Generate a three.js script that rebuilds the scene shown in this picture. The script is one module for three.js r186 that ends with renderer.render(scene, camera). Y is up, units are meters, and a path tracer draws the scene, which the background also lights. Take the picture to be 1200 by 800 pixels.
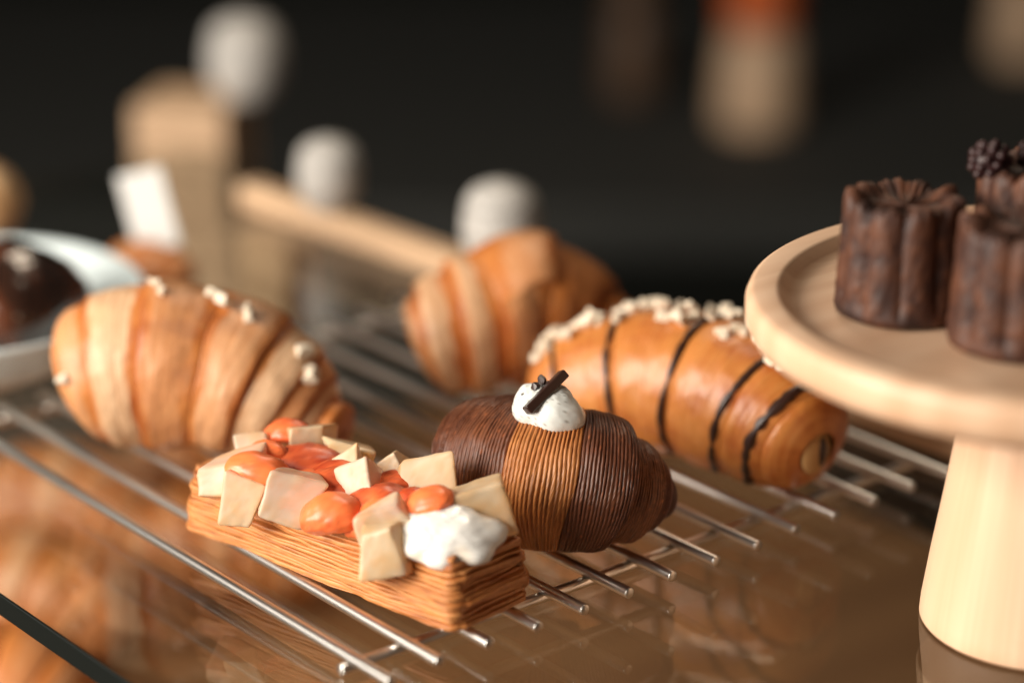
import * as THREE from 'three';
import { ImprovedNoise } from 'three/addons/math/ImprovedNoise.js';
import { ConvexGeometry } from 'three/addons/geometries/ConvexGeometry.js';
import { RoundedBoxGeometry } from 'three/addons/geometries/RoundedBoxGeometry.js';
import { mergeGeometries, mergeVertices } from 'three/addons/utils/BufferGeometryUtils.js';
import { RectAreaLightUniformsLib } from 'three/addons/lights/RectAreaLightUniformsLib.js';

// ---------------------------------------------------------------- camera, lights, exposure
// World: metres, y up, y = 0 is the top of the glass shelf; x runs along the rods of the wire rack.
const scene = new THREE.Scene();
const renderer = new THREE.WebGLRenderer({ antialias: true });
renderer.toneMapping = THREE.LinearToneMapping;
renderer.toneMappingExposure = 1.0;
renderer.shadowMap.enabled = true;
scene.background = new THREE.Color().setRGB(0.042, 0.037, 0.031);

const camera = new THREE.PerspectiveCamera(15.065, 1024 / 682, 0.05, 60);
camera.position.set(0.7268, 0.4782, 0.5348);
camera.lookAt(0.7268 - 0.7263, 0.4782 - 0.3431, 0.5348 - 0.5956);
camera.focus = 1.085;
camera.userData.fStop = 2.1;
scene.add(camera);

RectAreaLightUniformsLib.init();
const WINDOW_AT = new THREE.Vector3(-0.42, 0.66, 1.38), WINDOW_TO = new THREE.Vector3(-0.08, 0.05, -0.15), WINDOW_W = 1.3, WINDOW_H = 1.0;
const daylight = new THREE.RectAreaLight(new THREE.Color().setRGB(1.0, 0.915, 0.81), 15.5, WINDOW_W, WINDOW_H);
daylight.position.copy(WINDOW_AT); daylight.lookAt(WINDOW_TO); scene.add(daylight);
const CEILING_AT = new THREE.Vector3(-0.75, 1.25, -0.75), CEILING_TO = new THREE.Vector3(-0.1, 0, -0.15);
const ceilingGlow = new THREE.RectAreaLight(new THREE.Color().setRGB(1.0, 0.82, 0.62), 12, 0.34, 0.34);
ceilingGlow.position.copy(CEILING_AT); ceilingGlow.lookAt(CEILING_TO); scene.add(ceilingGlow);

// ---------------------------------------------------------------- helpers
const noise = new ImprovedNoise();
const nz = (x, y, z = 0) => noise.noise(x + 13.7, y + 7.3, z + 3.1);
const fbm = (x, y, z = 0) => nz(x, y, z) + 0.5 * nz(x * 2.1, y * 2.1, z * 2.1 + 5) + 0.25 * nz(x * 4.3, y * 4.3, z * 4.3 + 9);
let seed = 20240611;
const rnd = () => { seed = (seed + 0x6D2B79F5) | 0; let t = Math.imul(seed ^ (seed >>> 15), 1 | seed); t = (t + Math.imul(t ^ (t >>> 7), 61 | t)) ^ t; return ((t ^ (t >>> 14)) >>> 0) / 4294967296; };
const rr = (a, b) => a + (b - a) * rnd();
const clamp = (x, a = 0, b = 1) => Math.min(b, Math.max(a, x));
const smooth = (a, b, x) => { const t = clamp((x - a) / (b - a)); return t * t * (3 - 2 * t); };
const mix3 = (a, b, t) => [a[0] + (b[0] - a[0]) * t, a[1] + (b[1] - a[1]) * t, a[2] + (b[2] - a[2]) * t];
const V = (x, y, z) => new THREE.Vector3(x, y, z);
const rgb = (r, g, b) => new THREE.Color().setRGB(r, g, b);

const taken = {};
const numbered = n => { taken[n] = (taken[n] ?? -1) + 1; return taken[n] ? `${n}_${String(taken[n]).padStart(3, '0')}` : n; };
function tag(o, label, category, group) { o.userData.label = label; o.userData.category = category; if (group) o.userData.group = group; return o; }
function thing(name, label, category, [x, y, z] = [0, 0, 0], turn = 0, group) {
  const o = new THREE.Group(); o.name = numbered(name); o.position.set(x, y, z); o.rotation.y = turn; scene.add(o);
  return tag(o, label, category, group);
}
function part(name, geometry, material, parent, label) {
  const m = new THREE.Mesh(geometry, material); m.name = name; m.castShadow = m.receiveShadow = true; parent.add(m);
  if (label) m.userData.label = label;
  return m;
}
function structure(name, geometry, material) { const m = part(name, geometry, material, scene); m.name = numbered(name); m.userData.kind = 'structure'; return m; }
function copy(o, label) { const c = o.clone(); c.name = numbered(o.name.replace(/_\d{3}$/, '')); if (label) c.userData.label = label; scene.add(c); return c; }

// tables of [position, value...] read with a smooth curve
function table(rows) {
  return t => {
    if (t <= rows[0][0]) return rows[0][1];
    for (let i = 1; i < rows.length; i++) if (t <= rows[i][0]) {
      const p0 = rows[Math.max(0, i - 2)], p1 = rows[i - 1], p2 = rows[i], p3 = rows[Math.min(rows.length - 1, i + 1)];
      const w = p2[0] - p1[0], s = (t - p1[0]) / w;
      const m1 = (p2[1] - p0[1]) / (p2[0] - p0[0] || 1) * w, m2 = (p3[1] - p1[1]) / (p3[0] - p1[0] || 1) * w;
      return (2 * s ** 3 - 3 * s * s + 1) * p1[1] + (s ** 3 - 2 * s * s + s) * m1 + (-2 * s ** 3 + 3 * s * s) * p2[1] + (s ** 3 - s * s) * m2;
    }
    return rows[rows.length - 1][1];
  };
}
// a grid surface: f(i/nu, j/nv) -> {p: Vector3, c: [r,g,b]}; v wraps round when asked
function surface(nu, nv, f, wrap = true) {
  const pos = [], col = [], idx = [], cols = wrap ? nv : nv + 1;
  for (let i = 0; i <= nu; i++) for (let j = 0; j < cols; j++) { const q = f(i / nu, j / nv, i, j); pos.push(q.p.x, q.p.y, q.p.z); col.push(...q.c); }
  for (let i = 0; i < nu; i++) for (let j = 0; j < nv; j++) {
    const a = i * cols + j, b = i * cols + (j + 1) % cols, c = a + cols, d = b + cols;
    idx.push(a, b, c, b, d, c);
  }
  const g = new THREE.BufferGeometry();
  g.setAttribute('position', new THREE.Float32BufferAttribute(pos, 3));
  g.setAttribute('color', new THREE.Float32BufferAttribute(col, 3));
  g.setIndex(idx); g.computeVertexNormals(); return g;
}
// smooth union of balls [[x,y,z,r], ...] meshed outwards from a middle point, with vertex colours from paint(p)
function blob(balls, k, mid, paint, detail = 5, wobble = 0, freq = 100) {
  let g = new THREE.IcosahedronGeometry(1, 1); g = new THREE.SphereGeometry(1, 12 * detail, 8 * detail);
  const P = g.attributes.position, col = [], d = V(0, 0, 0), q = V(0, 0, 0), m = V(...mid);
  const sdf = p => { let s = 0; for (const [x, y, z, r] of balls) s += Math.exp(-(Math.hypot(p.x - x, p.y - y, p.z - z) - r) / k); return -k * Math.log(s); };
  for (let i = 0; i < P.count; i++) {
    d.fromBufferAttribute(P, i).normalize();
    let a = 0, b = 0.2;
    for (let n = 0; n < 26; n++) { const c = (a + b) / 2; q.copy(m).addScaledVector(d, c); if (sdf(q) < 0) a = c; else b = c; }
    q.copy(m).addScaledVector(d, a);
    q.addScaledVector(d, wobble * fbm(q.x * freq, q.y * freq, q.z * freq));
    P.setXYZ(i, q.x, q.y, q.z); col.push(...paint(q));
  }
  g.setAttribute('color', new THREE.Float32BufferAttribute(col, 3)); g.deleteAttribute('uv');
  g = mergeVertices(g, 1e-6); g.computeVertexNormals(); return g;
}
function tube(points, r, seg = 40, round = 10) { return new THREE.TubeGeometry(new THREE.CatmullRomCurve3(points), seg, r, round, false); }
// a chunk with chamfered corners and uneven sides
function chunk(w, h, d, uneven, chamfer) {
  const pts = [];
  for (const sx of [-1, 1]) for (const sy of [-1, 1]) for (const sz of [-1, 1]) {
    const c = V(sx * w / 2 * rr(1 - uneven, 1), sy * h / 2 * rr(1 - uneven, 1), sz * d / 2 * rr(1 - uneven, 1));
    pts.push(V(c.x - sx * chamfer, c.y, c.z), V(c.x, c.y - sy * chamfer, c.z), V(c.x, c.y, c.z - sz * chamfer));
  }
  return new ConvexGeometry(pts);
}
// a cut fruit cube: rounded edges, corners pulled about, faint mottling of the flesh
function fruitCube(w, h, d, uneven, base) {
  const g = new THREE.BoxGeometry(1, 1, 1, 18, 18, 18), P = g.attributes.position, N = [], col = [], salt = rr(0, 50), r = 0.10;
  for (let i = 0; i < 8; i++) N.push([rr(-uneven, uneven), rr(-uneven, uneven), rr(-uneven, uneven)]);
  const near = x => 0.5 * Math.sin(x * Math.PI), inside = x => clamp(x, r - 0.5, 0.5 - r);
  for (let i = 0; i < P.count; i++) {
    const b = V(near(P.getX(i)), near(P.getY(i)), near(P.getZ(i))), c = V(inside(b.x), inside(b.y), inside(b.z)), out = b.clone().sub(c).normalize().multiplyScalar(r);
    const { x, y, z } = c.add(out), q = [x, y, z];
    for (let k = 0; k < 8; k++) { const wgt = (k & 1 ? x + 0.5 : 0.5 - x) * (k & 2 ? y + 0.5 : 0.5 - y) * (k & 4 ? z + 0.5 : 0.5 - z); for (let a = 0; a < 3; a++) q[a] += N[k][a] * wgt; }
    const n = fbm(x * 1.6 + salt, y * 1.6, z * 1.6), f = nz(x * 9 + salt, y * 9, z * 3), s = 1 + 0.05 * n + 0.018 * f;
    P.setXYZ(i, q[0] * w * s, q[1] * h * s, q[2] * d * s);
    col.push(...mix3(base, [base[0] * 0.93, base[1] * 0.76, base[2] * 0.55], clamp(0.35 + 0.9 * n + 0.45 * f)));
  }
  g.setAttribute('color', new THREE.Float32BufferAttribute(col, 3)); g.deleteAttribute('uv'); g.deleteAttribute('normal');
  const m = mergeVertices(g, 1e-6); m.computeVertexNormals(); return m;
}
function dataTexture(w, h, f, srgb = true) {
  const a = new Uint8Array(w * h * 4);
  for (let y = 0; y < h; y++) for (let x = 0; x < w; x++) { const c = f(x / w, y / h); for (let k = 0; k < 3; k++) a[(y * w + x) * 4 + k] = clamp(c[k]) * 255; a[(y * w + x) * 4 + 3] = 255; }
  const t = new THREE.DataTexture(a, w, h); t.wrapS = t.wrapT = THREE.RepeatWrapping; t.magFilter = THREE.LinearFilter; t.minFilter = THREE.LinearMipmapLinearFilter; t.generateMipmaps = true;
  if (srgb) t.colorSpace = THREE.SRGBColorSpace; t.needsUpdate = true; return t;
}

// ---------------------------------------------------------------- materials
const woodMap = (light, dark, stretch) => dataTexture(512, 512, (u, v) => {
  const ring = Math.sin((u * 34 + 3.2 * fbm(u * 4, v * 0.9 * stretch, 2)) * 2.2);
  const fibre = 0.5 + 0.5 * nz(u * 190, v * 6 * stretch, 4), broad = 0.5 + 0.5 * fbm(u * 3, v * 1.2, 8);
  const t = clamp(0.34 * (0.5 + 0.5 * ring) + 0.34 * fibre + 0.34 * broad);
  return mix3(light, dark, t);
});
const beech = new THREE.MeshPhysicalMaterial({ map: woodMap([0.94, 0.805, 0.68], [0.83, 0.655, 0.515], 1), roughness: 0.5, clearcoat: 0.18, clearcoatRoughness: 0.4 });
const pine = new THREE.MeshStandardMaterial({ map: woodMap([0.88, 0.76, 0.63], [0.74, 0.59, 0.45], 1), roughness: 0.6 });
const shelfWood = new THREE.MeshStandardMaterial({ map: woodMap([0.65, 0.48, 0.32], [0.49, 0.33, 0.20], 1), roughness: 0.6 });
const steel = new THREE.MeshStandardMaterial({ color: rgb(0.74, 0.71, 0.67), metalness: 1, roughness: 0.30 });
const glass = new THREE.MeshPhysicalMaterial({ color: rgb(0.93, 0.94, 0.92), roughness: 0.015, transmission: 1, thickness: 0, ior: 1.5 });
const glassEdge = new THREE.MeshPhysicalMaterial({ color: rgb(0.004, 0.006, 0.005), roughness: 0.5, specularIntensity: 0.4 });
const dough = new THREE.MeshPhysicalMaterial({ vertexColors: true, roughness: 0.52, clearcoat: 0.16, clearcoatRoughness: 0.42 });
const glazedDough = new THREE.MeshPhysicalMaterial({ vertexColors: true, roughness: 0.48, clearcoat: 0.4, clearcoatRoughness: 0.34 });
const cocoaDough = new THREE.MeshPhysicalMaterial({ vertexColors: true, roughness: 0.55, clearcoat: 0.16, clearcoatRoughness: 0.3 });
const flaky = new THREE.MeshPhysicalMaterial({ vertexColors: true, roughness: 0.55, clearcoat: 0.15, clearcoatRoughness: 0.4 });
const chocolate = new THREE.MeshPhysicalMaterial({ color: rgb(0.030, 0.010, 0.006), roughness: 0.38, clearcoat: 0.3, clearcoatRoughness: 0.3 });
const creamMat = new THREE.MeshPhysicalMaterial({ vertexColors: true, roughness: 0.28, clearcoat: 0.5, clearcoatRoughness: 0.2 });
const pear = new THREE.MeshPhysicalMaterial({ vertexColors: true, transmission: 0.45, thickness: 0.01, ior: 1.36, roughness: 0.34, attenuationColor: rgb(0.95, 0.74, 0.46), attenuationDistance: 0.02 });
const orangeFruit = new THREE.MeshPhysicalMaterial({ vertexColors: true, roughness: 0.42, clearcoat: 0.3, clearcoatRoughness: 0.3 });
const nutMat = new THREE.MeshStandardMaterial({ color: rgb(0.80, 0.68, 0.52), roughness: 0.6 });
const sugarMat = new THREE.MeshStandardMaterial({ color: rgb(0.72, 0.62, 0.48), roughness: 0.6 });
const caneleMat = new THREE.MeshPhysicalMaterial({ vertexColors: true, roughness: 0.62, clearcoat: 0.08, clearcoatRoughness: 0.4 });
const ceramic = new THREE.MeshPhysicalMaterial({ color: rgb(0.66, 0.75, 0.76), roughness: 0.45 });
const whiteCeramic = new THREE.MeshPhysicalMaterial({ color: rgb(0.50, 0.48, 0.45), roughness: 0.4 });
const card = new THREE.MeshStandardMaterial({ color: rgb(0.62, 0.62, 0.60), roughness: 0.7 });
const darkWall = new THREE.MeshStandardMaterial({ color: rgb(0.085, 0.094, 0.084), roughness: 0.9 });
const darkTop = new THREE.MeshStandardMaterial({ color: rgb(0.030, 0.031, 0.028), roughness: 0.8 });

// ---------------------------------------------------------------- setting
const LOW_Y = -0.20;
{ // the room's dark far wall, the dark counter before it, the wooden shelf under the glass
  const fwd = V(-0.7737, 0, -0.6335), turn = Math.atan2(-fwd.x, -fwd.z);
  const wall = structure('back_wall', new THREE.BoxGeometry(40, 24, 0.1), darkWall); wall.position.set(0.7268 + fwd.x * 23, 0, 0.5348 + fwd.z * 23); wall.rotation.y = turn;
  const counter = structure('back_counter', new RoundedBoxGeometry(4.5, 0.06, 1.1, 2, 0.008), darkTop); counter.position.set(0.7268 + fwd.x * 3.3, -0.40, 0.5348 + fwd.z * 3.3); counter.rotation.y = turn;
  const low = structure('lower_shelf', new RoundedBoxGeometry(1.10, 0.025, 0.78, 2, 0.004), shelfWood); low.position.set(-0.10, LOW_Y - 0.0125, -0.23);
  const side = structure('back_shelf', new RoundedBoxGeometry(0.34, 0.025, 0.34, 2, 0.004), darkTop); side.position.set(-0.86, LOW_Y - 0.0125, -0.50); side.rotation.y = turn;
}
const shelf = thing('glass_shelf', 'clear glass shelf with dark green front edge under the wire rack', 'shelf');
{
  const x0 = -0.72, x1 = 0.42, z0 = -0.375, z1 = 0.071;
  const pane = part('pane', new THREE.BoxGeometry(x1 - x0, 0.010, z1 - z0), glass, shelf); pane.position.set((x0 + x1) / 2, -0.005, (z0 + z1) / 2);
  const e = part('polished_edge', new RoundedBoxGeometry(x1 - x0, 0.0102, 0.0016, 2, 0.0006), glassEdge, shelf, 'dark green polished glass edge'); e.position.set((x0 + x1) / 2, -0.0051, z1 + 0.0009);
}
// ---------------------------------------------------------------- wire rack
const ROD_Y = 0.0078, ROD_R = 0.0025, REST = ROD_Y + ROD_R;
{
  const rack = thing('wire_rack', 'stainless steel wire cooling rack lying on the glass shelf', 'rack');
  const rod = (len, r) => {
    const c = 0.0005, g = new THREE.LatheGeometry([[0, 0], [r - c, 0], [r, c], [r, len - c], [r - c, len], [0, len]].map(([a, b]) => new THREE.Vector2(Math.max(a, 1e-5), b)), 18);
    g.rotateZ(Math.PI / 2); return g;                       // from x = 0 to x = -len
  };
  const long = rod(0.36, ROD_R), cross = rod(0.334, ROD_R);
  for (let i = 0; i < 14; i++) { const m = part('rod', long, steel, rack); m.position.set(rr(-0.0008, 0.0008), ROD_Y, -0.025 * i); m.rotation.x = rr(0, 6); }
  for (const x of [-0.028, -0.350]) {
    const m = part('cross_rod', cross, steel, rack); m.position.set(x, ROD_Y - 2 * ROD_R + 0.0001, 0.0045); m.rotation.y = -Math.PI / 2;
  }
}

// ---------------------------------------------------------------- croissants
// A croissant is a row of dough wraps round a bent axis. Every wrap is a mesh of its own whose edges dip
// into the groove between it and its neighbour.
const GOLD = [0.57, 0.208, 0.050], PALE = [0.72, 0.475, 0.280], TOAST = [0.34, 0.090, 0.018], AMBER = [0.52, 0.155, 0.027];
function croissant(parent, o) {
  const axis = new THREE.CatmullRomCurve3(o.axis.map(a => V(...a)), false, 'centripetal'), radius = table(o.radius);
  const up = V(0, 1, 0), n = o.cuts.length - 1, mat = o.material || dough, lay = o.floor ?? REST;
  const point = (t, v, r) => {
    const c = axis.getPoint(clamp(t)), T = axis.getTangent(clamp(t)), S = V(0, 0, 0).crossVectors(T, up).normalize(), U = V(0, 0, 0).crossVectors(S, T).normalize();
    const p = c.addScaledVector(U, Math.cos(v) * r * (o.tall || 1)).addScaledVector(S, Math.sin(v) * r);
    const f = lay + 0.0004; if (p.y < f + 0.006) { const d = f + 0.006 - p.y; p.y = f + 0.006 - 0.0058 * (1 - Math.exp(-d / 0.0058)); }
    return p;
  };
  const cut = (k, v) => k === 0 ? 0 : k === n ? 1 : o.cuts[k] + (o.slant || 0) * Math.sin(v + (o.phase || 0)) + 0.010 * nz(k * 3.3, Math.cos(v) * 1.3, Math.sin(v) * 1.3 + o.salt);
  for (let k = 0; k < n; k++) {
    const nu = o.fine || 56, nv = o.round || 150, band = o.bands ? o.bands[k % o.bands.length] : null, lift = o.lift ? o.lift[k] : 0;
    const g = surface(nu, nv, (a, b) => {
      const v = b * Math.PI * 2, s = clamp((a - 0.06) / 0.88), lip = a < 0.06 ? 1 - a / 0.06 : a > 0.94 ? (a - 0.94) / 0.06 : 0;
      const t0 = cut(k, v), t1 = cut(k + 1, v), t = t0 + (t1 - t0) * s;
      const outward = (t0 + t1) / 2 < (o.crown ?? 0.5) ? 1 - s : s;           // 0 at the side that lies under its neighbour, 1 at the free edge
      const ends = smooth(0, 0.05, t) * smooth(0, 0.05, 1 - t);
      let r = radius(t);
      r *= 1 + (o.puff ?? 0.05) * (1 - Math.pow(Math.abs(2 * s - 1), o.square ?? 5)) * ends + lift;
      r *= 1 + 0.028 * fbm(t * 9 + o.salt, Math.cos(v) * 1.6, Math.sin(v) * 1.6) * ends;
      const line = nz(t * (o.lines || 210) + o.salt, Math.cos(v) * 1.1, Math.sin(v) * 1.1 + k);
      const ridge = o.ridges ? Math.abs(Math.sin(t * o.ridges * Math.PI + 1.6 * nz(Math.cos(v) * 1.5, Math.sin(v) * 1.8, t * 15 + o.salt))) : 0;
      r *= 1 + (o.ridges ? 0.030 * (0.45 + 1.3 * Math.abs(line)) * (Math.pow(ridge, 0.8) - 1) + 0.007 * nz(t * 330, v * 30, o.salt) : 0.006 * line) * ends;
      if (o.stepped) { r *= 1 + o.stepped * (smooth(0, 0.9, outward) - 0.5) * ends; r *= 1 - lip * (outward > 0.5 ? 0.15 : 0.06); } else r *= 1 - lip * (o.groove ?? 0.21);
      const p = point(t, v, Math.max(r, 0.0004));
      const patch = fbm(t * 7 + o.salt * 2, Math.cos(v) * 2.2, Math.sin(v) * 2.2), grain = nz(p.x * 700, p.y * 700, p.z * 700);
      return { p, c: o.paint({ k, s, t, v, line, ridge, patch, grain, band, p, outward }).map(x => clamp(x, 0.004, 0.95)) };
    });
    part(o.partName || 'dough_wrap', g, mat, parent);
  }
  return { point, radius };
}
const bakedPaint = (paleFrom, paleTo, palePart) => ({ k, line, patch, grain, outward, v, t }) => {
  let c = mix3(GOLD, AMBER, clamp(0.5 + 0.8 * patch));
  c = mix3(c, TOAST, clamp(0.6 * smooth(0.15, 0.7, patch) + 0.3 * smooth(0.1, 0.6, line)));
  const wob = outward + 0.10 * line + 0.10 * nz(v * 2.3, t * 9, k);
  const pale = palePart[k % palePart.length] * smooth(paleFrom - 0.05, paleFrom + 0.05, wob) * (1 - smooth(paleTo - 0.05, paleTo + 0.05, wob));
  c = mix3(c, PALE, clamp(pale * (0.85 + 0.5 * line)));
  c = mix3(c, TOAST, 0.75 * smooth(0.93, 1.0, wob + 0.05 * grain) * (0.5 + 0.5 * clamp(1 - pale)));   // the free edge of every wrap is baked brown
  const blister = smooth(0.55, 0.75, nz(t * 60, Math.cos(v) * 9, Math.sin(v) * 9 + k * 4));
  c = mix3(c, [0.66, 0.36, 0.14], 0.5 * blister);
  return c.map(x => x * (1 + 0.12 * grain + 0.07 * line));
};
function crumbs(parent, name, count, mat, place, size) {
  const shapes = [0, 1, 2, 3].map(() => chunk(1, 0.62, 0.75, 0.5, 0.12));
  for (let i = 0; i < count; i++) {
    const m = part(name, shapes[i % 4], mat, parent), p = place(i, count);
    m.position.copy(p); m.scale.setScalar(size * rr(0.7, 1.25)); m.rotation.set(rr(-0.7, 0.7), rr(0, 6), rr(-0.7, 0.7));
  }
}
// plain croissant with pale unbrowned stripes and sugar crumbs
{
  const c = thing('croissant', 'striped golden croissant with pale bands and a few sugar crumbs, beside the blue bowl', 'croissant');
  const b = croissant(c, {
    axis: [[-0.293, 0.040, -0.026], [-0.284, 0.0445, -0.036], [-0.264, 0.0492, -0.058], [-0.240, 0.0468, -0.081], [-0.216, 0.0370, -0.098], [-0.200, 0.0275, -0.107], [-0.186, 0.0240, -0.113]],
    radius: [[0, 0.004], [0.03, 0.0165], [0.10, 0.0270], [0.22, 0.0358], [0.38, 0.0395], [0.52, 0.0372], [0.66, 0.0308], [0.78, 0.0228], [0.86, 0.0165], [0.90, 0.0130], [0.955, 0.0134], [0.985, 0.0095], [1, 0.002]],
    cuts: [0, 0.085, 0.20, 0.33, 0.47, 0.60, 0.71, 0.805, 0.885, 1], slant: 0.012, phase: 0.6, puff: 0.015, salt: 1.7, stepped: 0.065, crown: 0.42, fine: 44,
    paint: bakedPaint(0.16, 0.90, [0.25, 0.35, 1.0, 0.3, 0.5, 1.0, 0.3, 0.95, 0]),
  });
  const spots = [[0.36, 0.10], [0.375, 0.28], [0.35, 0.02], [0.47, 0.16], [0.49, 0.24], [0.54, 0.20], [0.545, 0.32], [0.68, 0.2], [0.72, 0.34], [0.735, 0.42], [0.13, 1.25]];
  crumbs(c, 'sugar_flake', spots.length, sugarMat, i => b.point(spots[i][0], spots[i][1], b.radius(spots[i][0]) * 1.075), 0.0082);
}
// croissant behind
{
  const c = thing('croissant', 'plain golden croissant with a high folded tip behind the cocoa striped one', 'croissant');
  croissant(c, {
    axis: [[-0.240, 0.030, -0.196], [-0.234, 0.035, -0.206], [-0.226, 0.042, -0.226], [-0.219, 0.049, -0.248], [-0.209, 0.045, -0.268], [-0.192, 0.034, -0.285], [-0.170, 0.026, -0.300]],
    radius: [[0, 0.010], [0.05, 0.021], [0.18, 0.030], [0.36, 0.0350], [0.48, 0.0368], [0.60, 0.0325], [0.74, 0.0235], [0.88, 0.0150], [1, 0.005]],
    cuts: [0, 0.12, 0.25, 0.38, 0.55, 0.74, 1], slant: 0.045, phase: 2.4, puff: 0.02, salt: 6.2, stepped: 0.12, crown: 0.46,
    paint: bakedPaint(0.30, 0.88, [0.5, 0.85, 0.8, 0.35, 0.1, 0.2]),
  });
}
// croissant with chocolate lines and chopped nuts
{
  const c = thing('croissant', 'glossy amber croissant with dark chocolate lines and chopped nuts on top', 'croissant');
  const AMB = [0.50, 0.160, 0.026], RED = [0.38, 0.090, 0.012], LIGHT = [0.60, 0.245, 0.060];
  const b = croissant(c, {
    axis: [[-0.156, 0.028, -0.200], [-0.140, 0.036, -0.217], [-0.110, 0.044, -0.237], [-0.077, 0.0450, -0.2475], [-0.044, 0.041, -0.2510], [-0.014, 0.034, -0.2500]],
    radius: [[0, 0.006], [0.05, 0.015], [0.18, 0.0245], [0.38, 0.0315], [0.60, 0.0335], [0.78, 0.0318], [0.90, 0.0272], [0.96, 0.0225], [0.985, 0.0175], [1, 0.0110]],
    cuts: [0, 0.15, 0.34, 0.56, 0.78, 0.93, 1], puff: 0.05, groove: 0.07, salt: 3.9, material: glazedDough, lines: 120, fine: 60, slant: 0.01, phase: 0.5,
    paint: ({ line, patch, grain }) => mix3(mix3(AMB, RED, clamp(0.15 + 0.9 * patch)), LIGHT, clamp(0.25 + 0.7 * line - 0.3 * patch)).map(x => x * (1 + 0.06 * grain)),
  });
  // the cut end: a pale rolled crumb round a dark chocolate core
  const cutEnd = (r, depth, mat, name, dz = 0, dy = 0) => { const g = new THREE.SphereGeometry(r, 28, 14); g.scale(depth, depth > 0.5 ? 1.35 : 1, depth > 0.5 ? 0.6 : 0.85); const m = part(name, g, mat, c); m.position.set(-0.0152, 0.0343 + dy, -0.2500 + dz); m.rotation.y = 0.05; return m; };
  cutEnd(0.0110, 0.25, new THREE.MeshStandardMaterial({ color: rgb(0.52, 0.29, 0.11), roughness: 0.8 }), 'crumb_end');
  cutEnd(0.0062, 0.62, chocolate, 'chocolate_core', -0.002, 0);
  for (const [t, dt, w] of [[0.145, 0.02, 0.0012], [0.33, 0.012, 0.0014], [0.545, 0.025, 0.0015], [0.755, 0.04, 0.0018], [0.89, 0.03, 0.0024]]) {
    const pts = [];
    for (let i = 0; i <= 26; i++) { const v = -1.3 + 3.75 * i / 26, tt = t + dt * Math.cos(v * 0.9 - 0.3) * 0.6 + 0.003 * Math.sin(i * 0.7 + t * 40); pts.push(b.point(tt, v, b.radius(tt) * 1.028)); }
    const g = tube(pts, w, 120, 10), P = g.attributes.position, curve = new THREE.CatmullRomCurve3(pts), m = V(0, 0, 0), q = V(0, 0, 0);
    for (let i = 0; i <= 120; i++) { const k = (1.0 + 0.75 * fbm(i * 0.11, t * 30, 2)) * Math.min(1, 0.3 + i / 6, 0.3 + (120 - i) / 6); curve.getPointAt(i / 120, m); for (let j = 0; j <= 10; j++) { const n = i * 11 + j; q.fromBufferAttribute(P, n).sub(m).multiplyScalar(k).add(m); P.setXYZ(n, q.x, q.y, q.z); } }
    part('chocolate_line', g, chocolate, c);
  }
  crumbs(c, 'nut_piece', 64, nutMat, (i, n) => { const t = 0.10 + 0.78 * ((i + rr(0, 0.9)) / n), v = rr(-0.72, 0.30); return b.point(t, v, b.radius(t) * 1.03 + rr(0.001, 0.0035)); }, 0.0080);
}
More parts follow.
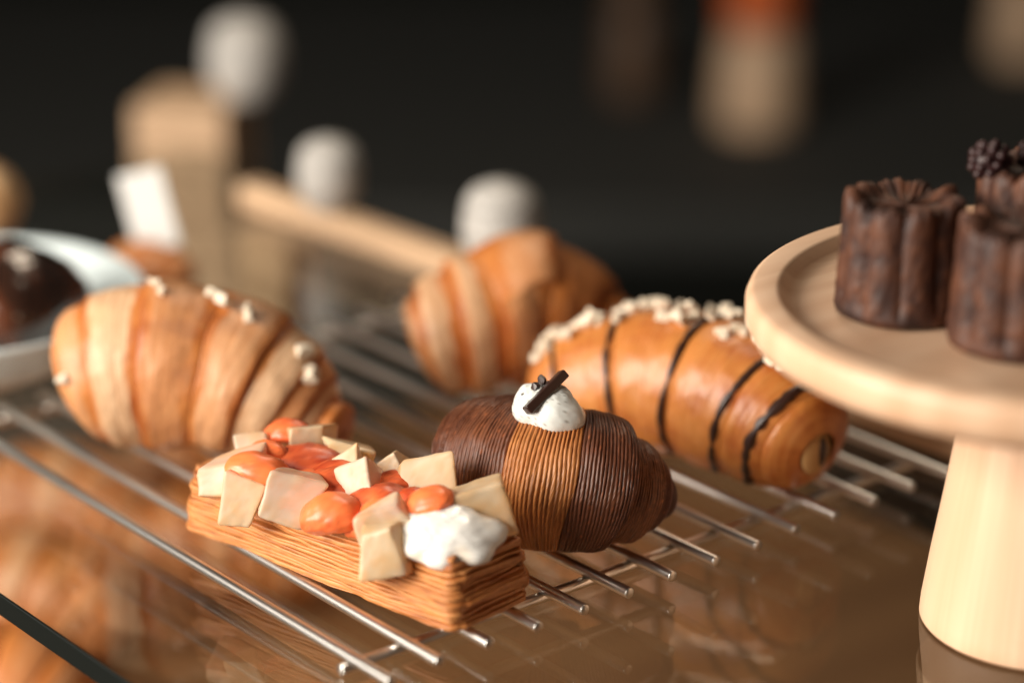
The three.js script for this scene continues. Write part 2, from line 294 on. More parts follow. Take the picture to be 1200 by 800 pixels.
// cocoa striped croissant with cream
{
  const c = thing('cocoa_croissant', 'cocoa and butter striped croissant topped with white cream and a chocolate stick', 'croissant');
  const COCOA = [0.125, 0.034, 0.010], BUTTER = [0.46, 0.175, 0.042], DEEP = [0.050, 0.014, 0.007];
  const b = croissant(c, {
    axis: [[-0.0945, 0.0375, -0.1150], [-0.087, 0.0395, -0.1165], [-0.071, 0.0415, -0.1200], [-0.055, 0.0415, -0.1280], [-0.0430, 0.039, -0.1410], [-0.0365, 0.0345, -0.1550], [-0.0335, 0.0305, -0.1690]],
    radius: [[0, 0.018], [0.04, 0.0255], [0.13, 0.0290], [0.33, 0.0316], [0.56, 0.0312], [0.74, 0.0288], [0.86, 0.0272], [0.95, 0.0255], [1, 0.0215]],
    cuts: [0, 0.40, 0.575, 0.74, 0.88, 1], slant: 0.02, phase: 1.2, puff: 0.03, groove: 0.07, salt: 9.1, ridges: 96, fine: 240, round: 130, material: cocoaDough, partName: 'dough_band',
    lift: [0, 0.02, 0.015, -0.17, -0.33],
    bands: [0, 1, 0, 2, 0],
    paint: ({ band, ridge, patch, grain, line, s }) => {
      const seam = smooth(0.1, 0.55, line), fleck = smooth(0.5, 0.75, grain);
      if (band === 1) return mix3(mix3(BUTTER, [0.34, 0.10, 0.02], clamp(0.3 + 0.6 * patch)), COCOA, 0.55 * seam).map(x => x * (1 + 0.2 * grain));
      const base = band === 2 ? [0.230, 0.078, 0.024] : COCOA;
      return mix3(mix3(base, [0.19, 0.060, 0.020], clamp(0.8 * patch)), DEEP, 0.6 * seam).map(x => x * (1 + 0.45 * grain + 1.6 * fleck));
    },
  });
  const end = new THREE.SphereGeometry(0.0168, 30, 18); end.scale(0.35, 1, 1.0);
  const e = part('rolled_end', end, cocoaDough.clone(), c); e.material.vertexColors = false; e.material.color = rgb(0.07, 0.022, 0.012); e.position.set(-0.0937, 0.0375, -0.1152); e.rotation.y = 0.2;
  const tail = new THREE.SphereGeometry(0.0128, 30, 18); tail.scale(1, 1, 0.45); const e2 = part('rolled_end', tail, e.material, c); e2.position.set(-0.0338, 0.0307, -0.1683); e2.rotation.y = 0.2;
  // cream dollop
  const top = b.point(0.47, 0.10, b.radius(0.47)), white = q => { const n = nz(q.x * 900, q.y * 900, q.z * 900); return mix3([0.80, 0.82, 0.78], [0.42, 0.40, 0.36], smooth(0.38, 0.5, n)); };
  const R = [0.634, -0.773];
  const at = (a, h, d = 0) => [top.x + R[0] * a + 0.77 * d, top.y + h, top.z + R[1] * a + 0.63 * d];
  part('cream_dollop', blob([[...at(-0.0075, 0.002, 0.003), 0.0062], [...at(-0.0065, 0.0062, -0.003), 0.0046], [...at(0.004, 0.0005, 0.006), 0.0088], [...at(0.0105, -0.001, 0.006), 0.0066], [...at(0.0055, 0.0068, 0.001), 0.0050], [...at(-0.001, 0.002, 0.001), 0.0082]], 0.0020, at(0, 0.002, 0.001), white, 6, 0.0004, 400), creamMat, c, 'white whipped cream with dark specks');
  const stick = part('chocolate_stick', new RoundedBoxGeometry(0.024, 0.0040, 0.0062, 2, 0.0008), chocolate, c);
  const A = V(...at(-0.0070, 0.0055, 0.0115)), B = V(...at(0.0075, 0.0165, 0.000)); stick.position.copy(A).add(B).multiplyScalar(0.5);
  stick.quaternion.setFromUnitVectors(V(1, 0, 0), B.clone().sub(A).normalize());
  for (const [a, h, d, s] of [[-0.004, 0.0118, 0.002, 0.0042], [-0.001, 0.013, -0.002, 0.005], [-0.009, 0.0085, 0.003, 0.0028], [0.0115, 0.0042, 0.0098, 0.0030], [0.002, 0.0125, 0.0, 0.003]]) {
    const m = part('chocolate_chip', chunk(1, 0.7, 0.8, 0.4, 0.12), chocolate, c); m.position.set(...at(a, h, d)); m.scale.setScalar(s); m.rotation.set(rr(0, 3), rr(0, 3), rr(0, 3));
  }
}
// ---------------------------------------------------------------- fruit pastry
{
  const P = thing('fruit_pastry', 'long flaky puff pastry piled with pear cubes, orange fruit and white cream', 'pastry', [-0.0935, REST, -0.0500], 0.166);
  // local: x along the pastry (right end at +0.08), z towards the front
  const L = 0.158, W = 0.046;
  const layers = 16, H = 0.0290, edges = [0]; { for (let k = 0; k < layers; k++) edges.push(edges[k] + rr(0.5, 1.5)); for (let k = 0; k <= layers; k++) edges[k] *= 1; const all = edges[layers]; edges.forEach((e, k) => { edges[k] = e / all * H; }); }
  const outline = (v, k) => {                                 // a rounded rectangle walked along its edge, uneven from layer to layer
    const f = k / (layers - 1), flare = 0.0032 * Math.sin(f * Math.PI) - 0.0032 * f, r = 0.0045, a = L / 2 - r, b = W / 2 - r, arc = Math.PI / 2 * r, all = 4 * (a + b + arc);
    let d = v / (2 * Math.PI) * all, x, z, nx, nzz;
    const side = [[2 * b, 0], [arc, 1], [2 * a, 2], [arc, 3], [2 * b, 4], [arc, 5], [2 * a, 6], [arc, 7]]; let at = 7;
    for (const [len, id] of side) { if (d <= len) { at = id; break; } d -= len; }
    const q = (at >> 1) * Math.PI / 2, along = at & 1 ? 0 : d, bend = at & 1 ? d / r : 0, C = [[a, -b], [a, b], [-a, b], [-a, -b], [a, -b]];
    const from = C[at >> 1], to = C[((at >> 1) + 1) % 4], len = (at >> 1) & 1 ? 2 * a : 2 * b, u = at & 1 ? 1 : along / len, ang = q + (at & 1 ? bend : 0);
    x = from[0] + (to[0] - from[0]) * u; z = from[1] + (to[1] - from[1]) * u; nx = Math.cos(ang); nzz = Math.sin(ang);
    const e = r + flare + 0.0018 * fbm(x * 24 + k * 0.18, z * 24, k * 0.25) + 0.0004 * nz(x * 150, z * 150, k * 1.7) + 0.0006 * nz(x * 40 + k * 5, z * 40, 3) + (at === 0 || at === 4 ? 0.0018 * Math.sin(k * 1.1) : 0);
    return [x + nx * e, z + nzz * e];
  };
  for (let k = 0; k < layers; k++) {
    const y0 = edges[k], th = (edges[k + 1] - edges[k]) * rr(0.88, 1.04), jut = rr(-0.0004, 0.0004), nv = 420, prof = [[0.90, 0.02], [0.992, 0.0], [1, 0.12], [1.002, 0.5], [1, 0.9], [0.992, 1.0], [0.90, 0.98], [0.5, 0.96]];
    const g = surface(prof.length - 1, nv, (a, b, i) => {
      const v = b * Math.PI * 2, [x, z] = outline(v, k), [q, h] = prof[i], rim = 1 - q - jut / 0.05;
      const px = x - Math.sign(x) * Math.min(Math.abs(x), rim * 0.05), pz = z - Math.sign(z) * Math.min(Math.abs(z), rim * 0.05);
      const wav = 0.0014 * fbm(px * 15, pz * 22, k * 0.12) * (0.3 + k / layers), lift = (k > layers - 6 ? 0.0035 * Math.pow(Math.abs(px) / (L / 2), 6) * (k - layers + 6) / 5 : 0) + wav * 1.2;
      const p = V(px, Math.max(0.0003, y0 + h * th + (k ? lift : 0)), pz);
      const n1 = fbm(px * 30, k * 1.7, pz * 60), n2 = nz(px * 120, k * 5 + h * 3, pz * 400), n3 = nz(px * 900, h * 9 + k, pz * 900);
      let c = mix3([0.66, 0.285, 0.090], [0.50, 0.168, 0.038], clamp(0.45 + 0.8 * n1));
      c = mix3(c, [0.27, 0.075, 0.016], clamp(0.5 * smooth(0.1, 0.5, n2) + (k >= layers - 2 ? 0.3 : 0) + 0.35 * smooth(0.25, 0.7, n1) + 0));
      return { p, c: c.map(x => clamp(x * (1 + 0.16 * n3), 0.01, 0.9)) };
    });
    part('pastry_layer', g, flaky, P);
  }
  const inner = new RoundedBoxGeometry(L - 0.014, H - 0.003, W - 0.010, 3, 0.003), core = part('pastry_core', inner, flaky.clone(), P); core.material.vertexColors = false; core.material.color = rgb(0.45, 0.18, 0.05); core.position.y = H / 2;
  const toLocal = (x, y, z) => P.worldToLocal(V(x, y, z)); P.updateMatrixWorld(true);
  // cream: a long bed under the fruit that swells out at the right end
  const white = q => mix3([0.86, 0.84, 0.79], [0.80, 0.72, 0.60], smooth(0.1, 0.6, nz(q.x * 90, q.y * 90, q.z * 90)));
  part('cream_bed', surface(90, 40, (a, b) => {
    const x = -0.070 + 0.136 * a, ends = Math.pow(Math.max(0, 1 - Math.pow(Math.abs(2 * a - 1), 6)), 0.5), v = b * Math.PI;
    const w = (0.0190 + 0.0022 * fbm(x * 60, 1, 2)) * ends, h = (0.0085 + 0.002 * fbm(x * 50, 4, 2)) * ends;
    const p = V(x, H - 0.002 + h * Math.sin(v), Math.cos(v) * w + 0.001 * nz(x * 90, b * 6));
    return { p, c: white(p) };
  }, false), creamMat, P);
  const swirl = blob([[0.040, 0.001, 0.012, 0.0075], [0.050, 0.004, 0.013, 0.0090], [0.060, 0.006, 0.011, 0.0100], [0.069, 0.005, 0.006, 0.0100], [0.074, 0.004, -0.003, 0.0085], [0.062, 0.010, 0.002, 0.0085], [0.052, 0.010, 0.003, 0.008], [0.057, -0.003, 0.0195, 0.0060], [0.068, -0.006, 0.0175, 0.0062], [0.0775, -0.004, 0.007, 0.0058]], 0.0026, [0.060, 0.004, 0.008], white, 7, 0.0006, 150);
  swirl.scale(1, 0.66, 1); swirl.translate(0, H + 0.0035, 0); swirl.computeVertexNormals(); part('cream_swirl', swirl, creamMat, P);
  // pear cubes: world x, y, z of the middle, width (along the picture), height, depth, turn
  const cubes = [
    [-0.1330, 0.0455, -0.0180, 0.0200, 0.0200, 0.014, 0.35, 0.30, 1], [-0.1230, 0.0410, -0.0130, 0.0170, 0.0180, 0.012, 0.55, -0.25, 0], [-0.0990, 0.0450, -0.0250, 0.0190, 0.0200, 0.014, 0.80, -0.35, 1], [-0.1340, 0.0520, -0.0560, 0.0180, 0.0110, 0.013, 0.9, 0.1, 0],
    [-0.1130, 0.0500, -0.0640, 0.0210, 0.0110, 0.013, 0.72, -0.15, 0], [-0.0830, 0.0500, -0.0500, 0.0145, 0.0150, 0.012, 0.2, 0.60, 1], [-0.0910, 0.0510, -0.0710, 0.0080, 0.0090, 0.008, 0.4, 0.7, 1],
    [-0.0670, 0.0500, -0.0690, 0.0220, 0.0170, 0.013, 0.65, 0.25, 0], [-0.0500, 0.0450, -0.0350, 0.0210, 0.0180, 0.013, 0.85, 0.55, 1], [-0.0450, 0.0400, -0.0290, 0.0180, 0.0190, 0.011, 0.75, 0.15, 0], [-0.0330, 0.0490, -0.0690, 0.0240, 0.0160, 0.013, 0.95, 0.25, 0],
    [-0.1510, 0.0440, -0.0400, 0.0150, 0.0140, 0.013, 0.5, 0.2, 1], [-0.1010, 0.0490, -0.0560, 0.0120, 0.0120, 0.010, 0.3, 0.5, 0],
  ];
  for (const [x, y, z, w, h, d, turn, tilt, pale] of cubes) {
    const m = part('pear_cube', fruitCube(w * 1.05, h * 1.05, d, 0.26, pale ? [0.93, 0.79, 0.60] : [0.92, 0.74, 0.50]), pear, P); m.position.copy(toLocal(x, y, z)); m.rotation.order = 'YXZ'; m.rotation.set(0.15 - 0.75 * rnd(), turn * 0.7 + 0.15, tilt);
  }
  // orange fruit: bent glazed segments, redder and rougher where the flesh is dusted
  const segment = (a, b, c, bend, red) => surface(34, 40, (s, t) => {
    const u = s * Math.PI, v = t * Math.PI * 2, x = -Math.cos(u) * a, r = Math.pow(Math.sin(u), 0.75), n = 0.0007 * fbm(x * 160, Math.cos(v) * 2, Math.sin(v) * 2 + red * 7);
    const p = V(x, Math.cos(v) * (b * r + n) - bend * (x / a) ** 2, Math.sin(v) * (c * r + n));
    const k = clamp(red + 0.55 * fbm(p.x * 110 + red * 30, p.y * 110, p.z * 110) + 0.25 * nz(p.x * 900, p.y * 900, p.z * 900));
    return { p, c: mix3([1.0, 0.215, 0.060], [0.42, 0.046, 0.012], k) };
  });
  const fruits = [ // world x, y, z, half length, half height, half depth, bend, redness, turn, tilt
    [-0.1180, 0.0480, -0.0245, 0.0150, 0.0100, 0.0080, 0.006, 0.02, 0.55, -0.75], [-0.0790, 0.0445, -0.0285, 0.0115, 0.0082, 0.0085, 0.002, 0.03, 0.7, 0.20], [-0.0490, 0.0485, -0.0520, 0.0150, 0.0080, 0.0085, 0.004, 0.12, 0.5, 0.95],
    [-0.1480, 0.0535, -0.0520, 0.0120, 0.0048, 0.0060, 0.005, 0.55, 0.5, 0.35], [-0.1180, 0.0490, -0.0480, 0.0190, 0.0065, 0.0090, 0.004, 0.70, 0.75, -0.10], [-0.1000, 0.0480, -0.0480, 0.0150, 0.0070, 0.0090, 0.003, 0.75, 0.6, 0.1],
    [-0.0720, 0.0470, -0.0460, 0.0140, 0.0065, 0.0080, 0.003, 0.65, 0.8, 0.25], [-0.0800, 0.0470, -0.0600, 0.0110, 0.0070, 0.0070, 0.002, 0.75, 0.5, 0.5], [-0.1380, 0.0520, -0.0330, 0.0110, 0.0040, 0.0050, 0.004, 0.25, 0.4, 0.5],
    [-0.1330, 0.0440, -0.0250, 0.0120, 0.0070, 0.0090, 0.003, 0.20, 0.3, 0.1], [-0.1050, 0.0440, -0.0360, 0.0150, 0.0070, 0.0100, 0.003, 0.35, 0.5, 0.0], [-0.0640, 0.0440, -0.0420, 0.0150, 0.0075, 0.0090, 0.003, 0.10, 0.4, 0.3], [-0.0930, 0.0480, -0.0440, 0.0150, 0.0065, 0.0090, 0.003, 0.60, 0.7, 0.0], [-0.0480, 0.0420, -0.0640, 0.0100, 0.0055, 0.0070, 0.002, 0.40, 0.6, 0.1],
    [-0.0555, 0.0480, -0.0580, 0.0090, 0.0060, 0.0060, 0.002, 0.75, 0.4, -0.5],
  ];
  for (const [x, y, z, a, b, c, bend, red, turn, tilt] of fruits) {
    const m = part('orange_slice', segment(a * 1.2, b * 0.95, c * 1.2, bend * 1.3, red), orangeFruit, P); m.position.copy(toLocal(x, y, z)); m.rotation.order = 'YXZ'; m.rotation.set(0.3, turn - 0.166, tilt);
  }
}
// ---------------------------------------------------------------- cake stand and caneles
const STAND = [0.1159, 0, -0.2510], PLATE_FLOOR = 0.1362;
{
  const s = thing('cake_stand', 'pale beech wood cake stand with raised rim and flared pedestal', 'cake stand', STAND);
  const lathe = pts => new THREE.LatheGeometry(pts.map(([a, b]) => new THREE.Vector2(a, b)), 128);
  const plate = lathe([[0.0001, 0.1195], [0.06, 0.1195], [0.105, 0.1205], [0.118, 0.1230], [0.1245, 0.1270], [0.1268, 0.1320], [0.1268, 0.1385], [0.1255, 0.1418], [0.1230, 0.1430], [0.1150, 0.1430], [0.1128, 0.1424], [0.1105, 0.1385], [0.1080, 0.1366], [0.1040, 0.1362], [0.0001, 0.1362]]);
  { const p = plate.attributes.position, uv = plate.attributes.uv; for (let i = 0; i < p.count; i++) uv.setXY(i, p.getX(i) * 3.2 + 0.3, p.getZ(i) * 3.2 + p.getY(i) * 2); }
  part('plate', plate, beech, s);
  const ped = lathe([[0.0001, 0.0004], [0.0488, 0.0004], [0.0500, 0.0020], [0.0496, 0.008], [0.0470, 0.028], [0.0430, 0.055], [0.0392, 0.082], [0.0368, 0.102], [0.0362, 0.112], [0.0370, 0.1194], [0.0001, 0.1194]]);
  { const p = ped.attributes.position, uv = ped.attributes.uv; for (let i = 0; i < p.count; i++) uv.setXY(i, uv.getX(i) * 1.0, p.getY(i) * 2.2); }
  part('pedestal', ped, beech, s);
}
function canele(name, label, pos, turn, r, h, group, salt) {
  const c = thing(name, label, 'cake', pos, turn, group), DARK = [0.038, 0.012, 0.007], BROWN = [0.112, 0.036, 0.013], BURNT = [0.022, 0.008, 0.006];
  const prof = [[0, 0.02], [0.5, 0], [0.90, 0], [0.97, 0.018], [1.0, 0.06]];
  for (let i = 1; i <= 30; i++) prof.push([1.0 - 0.085 * (i / 30), 0.06 + 0.86 * i / 30]);
  prof.push([0.905, 0.955], [0.88, 0.985], [0.83, 1.0], [0.76, 1.005], [0.69, 0.99], [0.62, 0.965], [0.5, 0.945], [0.3, 0.935], [0, 0.93]);
  part('cake_body', surface(prof.length - 1, 240, (a, b, i) => {
    const v = b * Math.PI * 2, [q, y] = prof[i], fl = Math.pow(Math.abs(Math.cos(v * 5)), 0.8), up = smooth(0.03, 0.2, y) * smooth(0.35, 0.75, q);
    const n = fbm(Math.cos(v) * 3 + salt, y * 4, Math.sin(v) * 3), m = nz(Math.cos(v) * 16 + salt, y * 16, Math.sin(v) * 16);
    const rad = r * q * (1 - 0.085 * (1 - fl) * up + 0.022 * n + 0.012 * m * up), crown = q > 0.55 && y > 0.9 ? 0.0034 * (fl - 0.5) + 0.0026 * n : 0;
    const p = V(Math.cos(v) * rad, Math.max(0.0002, y * h + crown + (y > 0.9 ? 0.0009 * m : 0)), Math.sin(v) * rad);
    let k = mix3(DARK, BROWN, clamp(0.45 + 0.9 * n + 0.5 * m)); k = mix3(k, BURNT, clamp(0.9 * smooth(0.1, 0.6, nz(v * 2 + salt, y * 3, 4))));
    return { p, c: k.map(x => x * (1 + 0.15 * nz(p.x * 900, p.y * 900, p.z * 900))) };
  }), caneleMat, c);
  return c;
}
canele('canele', 'dark brown fluted cake nearest the open rim of the wooden stand', [0.0735, PLATE_FLOOR + 0.0004, -0.2010], 0.1, 0.0262, 0.0465, null, 1.5);
canele('canele', 'dark fluted cake in front of the berry topped one on the stand', [0.1278, PLATE_FLOOR + 0.0004, -0.2085], 0.5, 0.0275, 0.0475, null, 4.8);
{
  const c = canele('canele', 'tall dark fluted cake with dusted berries on top on the stand', [0.0970, PLATE_FLOOR + 0.0004, -0.2530], 0.25, 0.0265, 0.0545, null, 8.4);
  const berry = new THREE.MeshPhysicalMaterial({ color: rgb(0.035, 0.012, 0.012), roughness: 0.45 }), red = new THREE.MeshPhysicalMaterial({ color: rgb(0.22, 0.02, 0.015), roughness: 0.4 });
  const drup = new THREE.IcosahedronGeometry(0.0021, 1);
  for (const [x, y, z, r, m] of [[-0.016, 0.0575, 0.012, 0.0085, 0], [-0.002, 0.0585, -0.004, 0.009, 0], [0.012, 0.0585, 0.012, 0.0085, 0], [0.006, 0.0605, -0.014, 0.008, 1], [0.004, 0.0675, 0.006, 0.006, 1]]) {
    const parts = [new THREE.IcosahedronGeometry(r * 0.86, 2)];
    for (let i = 0; i < 34; i++) { const yy = 1 - 2 * (i + 0.5) / 34, a = i * 2.39996, q = Math.sqrt(1 - yy * yy); const g = drup.clone(); g.translate(Math.cos(a) * q * r * 0.85, yy * r * 0.85, Math.sin(a) * q * r * 0.85); parts.push(g); }
    const b = part('berry', mergeGeometries(parts), m ? red : berry, c); b.position.set(x, y, z);
  }
}
// ---------------------------------------------------------------- blue bowl with bun, price card
const BOWL = [-0.434, 0.0002, -0.046];
{
  const b = thing('serving_bowl', 'pale blue ceramic bowl holding a dark chocolate bun', 'bowl', BOWL);
  part('bowl_body', new THREE.LatheGeometry([[0.0001, 0.001], [0.040, 0.0], [0.044, 0.004], [0.064, 0.011], [0.084, 0.024], [0.094, 0.038], [0.0955, 0.0415], [0.0945, 0.0430], [0.0910, 0.0415], [0.080, 0.027], [0.060, 0.017], [0.042, 0.0095], [0.0001, 0.008]].map(([a, c]) => new THREE.Vector2(a, c)), 96), ceramic, b);
  const bun = thing('chocolate_bun', 'round dark glossy chocolate bun in the pale blue bowl', 'bun', [BOWL[0] + 0.026, 0.0125, BOWL[2] - 0.014]);
  part('bun_body', blob([[0, 0.028, 0, 0.028], [0.016, 0.022, 0.008, 0.024], [-0.016, 0.022, -0.008, 0.024], [0.006, 0.022, -0.016, 0.024], [-0.006, 0.022, 0.016, 0.024]], 0.004, [0, 0.024, 0], q => mix3([0.030, 0.012, 0.007], [0.10, 0.03, 0.012], smooth(0, 0.6, nz(q.x * 60, q.y * 60, q.z * 60))), 6, 0.0008, 120), new THREE.MeshPhysicalMaterial({ vertexColors: true, roughness: 0.25, clearcoat: 0.8, clearcoatRoughness: 0.12 }), bun);
  const nut = part('nut_topping', chunk(0.010, 0.007, 0.009, 0.3, 0.001), nutMat, bun); nut.position.set(0.0325, 0.030, 0.0120); nut.rotation.set(0.4, 0.5, 0.3); bun.scale.setScalar(1.08);
}
// ---------------------------------------------------------------- wooden frame behind the rack and what stands on it
{
  const f = thing('wooden_railing', 'blurred pale wooden railing on a leg along the back of the glass shelf', 'railing', [-0.30, 0, -0.343], 0.063);
  const box = (w, h, d) => { const g = new RoundedBoxGeometry(w, h, d, 3, 0.003), p = g.attributes.position, uv = g.attributes.uv; for (let i = 0; i < p.count; i++) uv.setXY(i, (p.getY(i) + p.getZ(i)) * 6, p.getX(i) * 2 + p.getY(i) * 0.5); return g; };
  const rail = part('rail', box(1.0, 0.016, 0.018), pine, f); rail.position.set(0.215, 0.0083, 0);
  const leg = part('leg', box(0.048, 0.188, 0.024), pine, f); leg.position.set(-0.257, -0.1046, 0);
}
const lathe = (pts, n = 48) => new THREE.LatheGeometry(pts.map(([a, b]) => new THREE.Vector2(a, b)), n);
const jarBody = lathe([[0.0001, 0], [0.013, 0], [0.0145, 0.002], [0.0195, 0.010], [0.0215, 0.020], [0.0208, 0.031], [0.0190, 0.0355], [0.0001, 0.0355]]), jarLid = lathe([[0.0001, 0.0357], [0.0196, 0.0357], [0.0198, 0.0368], [0.0165, 0.0425], [0.0090, 0.0465], [0.0001, 0.0475]]);
function cup(label, at, size) { const t = thing('ceramic_jar', label, 'jar', at); part('jar_body', jarBody, whiteCeramic, t); part('lid', jarLid, whiteCeramic, t); t.scale.setScalar(size); return t; }
cup('small round white lidded jar on the wooden rail near the crate stack', [-0.503, 0.0166, -0.3305], 0.92);
cup('round white lidded jar on the wooden rail behind the plain croissant', [-0.350, 0.0166, -0.3405], 1.05);

// price card stuck in a small roll behind the bowl
{
  const roll = thing('small_roll', 'small orange brown roll behind the pale blue bowl', 'roll', [-0.488, 0.0002, -0.196], 0.3);
  croissant(roll, { axis: [[-0.030, 0.010, 0.0], [-0.018, 0.012, 0.002], [0, 0.0135, 0.004], [0.018, 0.012, 0.002], [0.030, 0.010, 0]], radius: [[0, 0.003], [0.1, 0.008], [0.5, 0.0135], [0.9, 0.008], [1, 0.003]], floor: 0, cuts: [0, 0.3, 0.5, 0.7, 1], salt: 2.2, fine: 20, round: 60, paint: bakedPaint(0.4, 0.9, [0.2, 0.4, 0.2, 0.3]) });
  const c = part('price_card', new RoundedBoxGeometry(0.029, 0.046, 0.0012, 2, 0.0005), card, scene); c.name = numbered('price_card');
  c.position.set(-0.489, 0.0450, -0.195); c.rotation.set(-0.12, 0.55, 0.30, 'YXZ'); tag(c, 'blank white price card leaning out of a small roll', 'card');
}
{ // pale puff behind the bowl
  const puff = thing('cream_puff', 'pale round cream puff on the glass behind the pale blue bowl', 'pastry', [-0.640, 0.0002, -0.172]);
  part('puff_body', blob([[0, 0.020, 0, 0.020], [0.008, 0.015, 0.006, 0.014], [-0.008, 0.015, -0.006, 0.014], [0, 0.028, 0.002, 0.013]], 0.004, [0, 0.018, 0], q => mix3([0.66, 0.42, 0.22], [0.50, 0.26, 0.10], smooth(-0.2, 0.5, nz(q.x * 70, q.y * 70, q.z * 70))), 4, 0.001, 90), flaky, puff);
}
// stack of small wooden crates at the back with a cup on it
{
  const plank = (w, h, d) => { const g = new RoundedBoxGeometry(w, h, d, 2, 0.0015), p = g.attributes.position, uv = g.attributes.uv; for (let i = 0; i < p.count; i++) uv.setXY(i, (p.getY(i) + p.getZ(i)) * 6, p.getX(i) * 3); return g; };
  const crate = (label, at, turn, w, h, d) => {
    const c = thing('wooden_crate', label, 'crate', at, turn), slat = plank(w, h / 3 - 0.003, 0.006), side = plank(0.006, h / 3 - 0.003, d - 0.012), post = plank(0.008, h, 0.008);
    for (let i = 0; i < 3; i++) for (const q of [-1, 1]) {
      const a = part('slat', slat, pine, c); a.position.set(0, h / 6 + i * h / 3, q * (d / 2 - 0.003));
      const b = part('slat', side, pine, c); b.position.set(q * (w / 2 - 0.003), h / 6 + i * h / 3, 0);
    }
    for (const p of [-1, 1]) for (const q of [-1, 1]) { const k = part('corner_post', post, pine, c); k.position.set(p * (w / 2 - 0.0105), h / 2, q * (d / 2 - 0.0105)); }
    const floor = part('floor_board', plank(w - 0.014, 0.005, d - 0.014), pine, c); floor.position.y = 0.003; 
    const lid = part('lid_board', plank(w - 0.0005, 0.004, d - 0.0005), pine, c); lid.position.y = h + 0.0022;
  };
  crate('lower pale wooden crate of the stack standing on the lower shelf', [-0.870, LOW_Y + 0.0005, -0.470], 0.72, 0.074, 0.096, 0.07);
  crate('upper pale wooden crate of the stack with a white lidded jar on it', [-0.872, LOW_Y + 0.1018, -0.468], 0.66, 0.072, 0.082, 0.07);
  cup('round white lidded jar on top of the wooden crate stack', [-0.842, LOW_Y + 0.1885, -0.496], 1.32);
}
// pastries on the lower shelf, seen through the glass
{
  const first = thing('shelf_croissant', 'golden croissant on the lower shelf seen through the glass', 'croissant', [-0.585, LOW_Y, -0.180], 0.6, 'croissants on the lower shelf');
  croissant(first, { axis: [[-0.066, 0.020, 0.012], [-0.050, 0.025, 0.004], [-0.020, 0.034, -0.004], [0.020, 0.034, -0.004], [0.050, 0.025, 0.004], [0.066, 0.020, 0.012]], radius: [[0, 0.004], [0.08, 0.015], [0.3, 0.030], [0.5, 0.0335], [0.7, 0.030], [0.92, 0.015], [1, 0.004]], floor: 0, cuts: [0, 0.16, 0.3, 0.43, 0.57, 0.7, 0.84, 1], salt: 5.5, fine: 22, round: 70, paint: bakedPaint(0.4, 0.9, [0.1, 0.4, 0.2, 0.5, 0.2, 0.4, 0.1]) });
  for (const [x, z, a] of [[-0.575, -0.290, 1.0], [-0.485, -0.100, 0.5], [-0.400, -0.020, 0.9], [-0.470, -0.225, 0.8]]) { const c = copy(first); c.position.set(x, LOW_Y, z); c.rotation.y = a; }
  const bun = thing('dark_bun', 'dark brown round bun on the lower shelf seen through the glass', 'bun', [-0.205, LOW_Y + 0.0004, -0.185], 0, 'dark buns on the lower shelf');
  part('bun_body', blob([[0, 0.022, 0, 0.024], [0.014, 0.018, 0.006, 0.018], [-0.014, 0.018, -0.006, 0.018], [0.004, 0.018, -0.014, 0.018], [-0.004, 0.018, 0.014, 0.018]].map(b => [b[0], b[1] + 0.003, b[2], b[3]]), 0.004, [0, 0.02, 0], q => mix3([0.05, 0.016, 0.008], [0.16, 0.05, 0.018], smooth(-0.1, 0.6, nz(q.x * 60, q.y * 60, q.z * 60))), 4, 0.0006, 120), flaky, bun);
  const b2 = copy(bun); b2.position.set(-0.115, LOW_Y + 0.0004, -0.300);
}
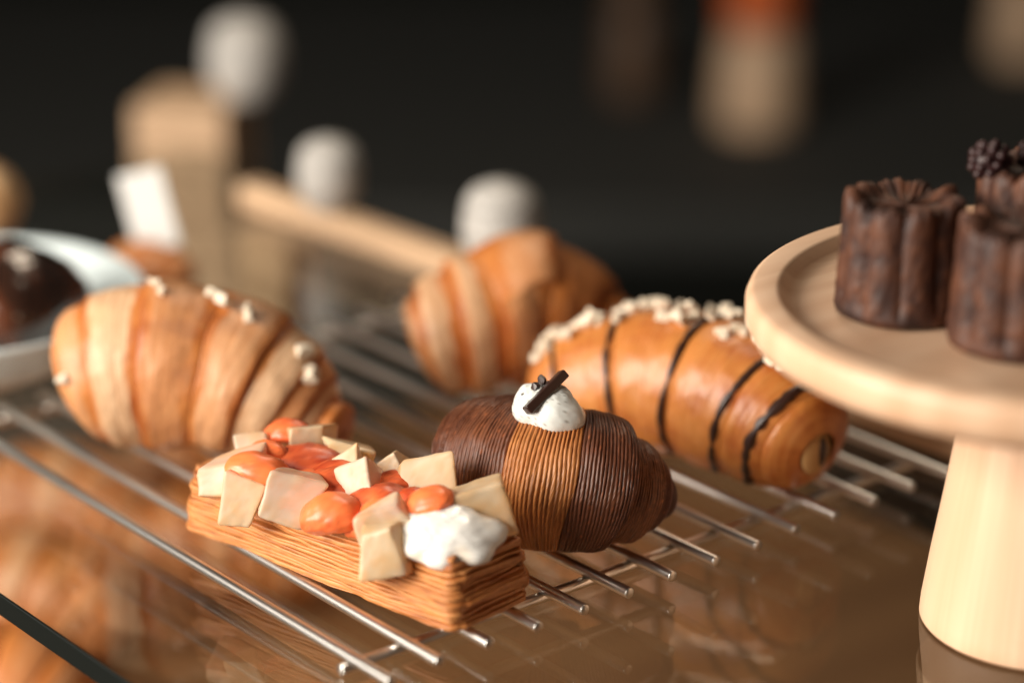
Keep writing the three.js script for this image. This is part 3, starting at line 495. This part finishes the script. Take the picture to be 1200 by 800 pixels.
// things on the dark counter at the back of the room
{
  const cream = new THREE.MeshStandardMaterial({ color: rgb(0.66, 0.45, 0.29), roughness: 0.5 }), orange = new THREE.MeshStandardMaterial({ color: rgb(0.62, 0.12, 0.02), roughness: 0.5 }), brown = new THREE.MeshStandardMaterial({ color: rgb(0.10, 0.055, 0.03), roughness: 0.5 });
  const bottle = (label, at, a, b, s) => {
    const t = thing('bottle', label, 'bottle', at);
    part('bottle_body', lathe([[0.0001, 0], [0.044 * s, 0], [0.049 * s, 0.006], [0.050 * s, 0.03], [0.046 * s, 0.085], [0.040 * s, 0.125], [0.0001, 0.125]]), a, t);
    part('neck', lathe([[0.0001, 0.1252], [0.040 * s, 0.1252], [0.041 * s, 0.14], [0.040 * s, 0.185], [0.030 * s, 0.20], [0.0001, 0.20]]), b, t);
    part('cap', lathe([[0.0001, 0.2002], [0.026 * s, 0.2002], [0.026 * s, 0.26], [0.0001, 0.262]]), a, t);
  };
  bottle('cream coloured bottle with an orange neck on the dark back counter', [-1.476, -0.3698, -1.664], cream, orange, 1);
  bottle('dim brown bottle on the dark back counter', [-1.680, -0.3698, -1.640], brown, brown, 0.7);
  bottle('cream coloured bottle with a pale neck on the dark back counter', [-1.496, -0.3698, -2.188], cream, cream, 0.8);
}
// the shop window and the ceiling lamp that light the display
{
  const w = thing('shop_window', 'bright shop window that lights the display from outside the picture', 'window'); w.position.copy(WINDOW_AT); w.lookAt(WINDOW_TO);
  const glow = new THREE.MeshStandardMaterial({ color: rgb(0.5, 0.5, 0.5), emissive: rgb(1.0, 0.915, 0.81), emissiveIntensity: 1.2, roughness: 0.4 }), paint = new THREE.MeshStandardMaterial({ color: rgb(0.25, 0.24, 0.22), roughness: 0.6 });
  const p = part('pane', new THREE.BoxGeometry(WINDOW_W, WINDOW_H, 0.006), glow, w); p.position.z = -0.02;
  for (const q of [-1, 1]) {
    const a = part('frame_bar', new THREE.BoxGeometry(0.05, WINDOW_H + 0.1, 0.05), paint, w); a.position.x = q * (WINDOW_W / 2 + 0.026); a.position.z = -0.02;
    const b = part('frame_bar', new THREE.BoxGeometry(WINDOW_W, 0.05, 0.05), paint, w); b.position.y = q * (WINDOW_H / 2 + 0.026); b.position.z = -0.02;
  }
  const l = thing('ceiling_lamp', 'square warm ceiling lamp above the display outside the picture', 'lamp'); l.position.copy(CEILING_AT); l.lookAt(CEILING_TO);
  const d = part('diffuser', new THREE.BoxGeometry(0.34, 0.34, 0.006), new THREE.MeshStandardMaterial({ color: rgb(0.5, 0.5, 0.5), emissive: rgb(1.0, 0.82, 0.62), emissiveIntensity: 2 }), l); d.position.z = -0.02;
  const h = part('housing', new RoundedBoxGeometry(0.38, 0.38, 0.04, 2, 0.006), paint, l); h.position.z = -0.046;
}
renderer.render(scene, camera);
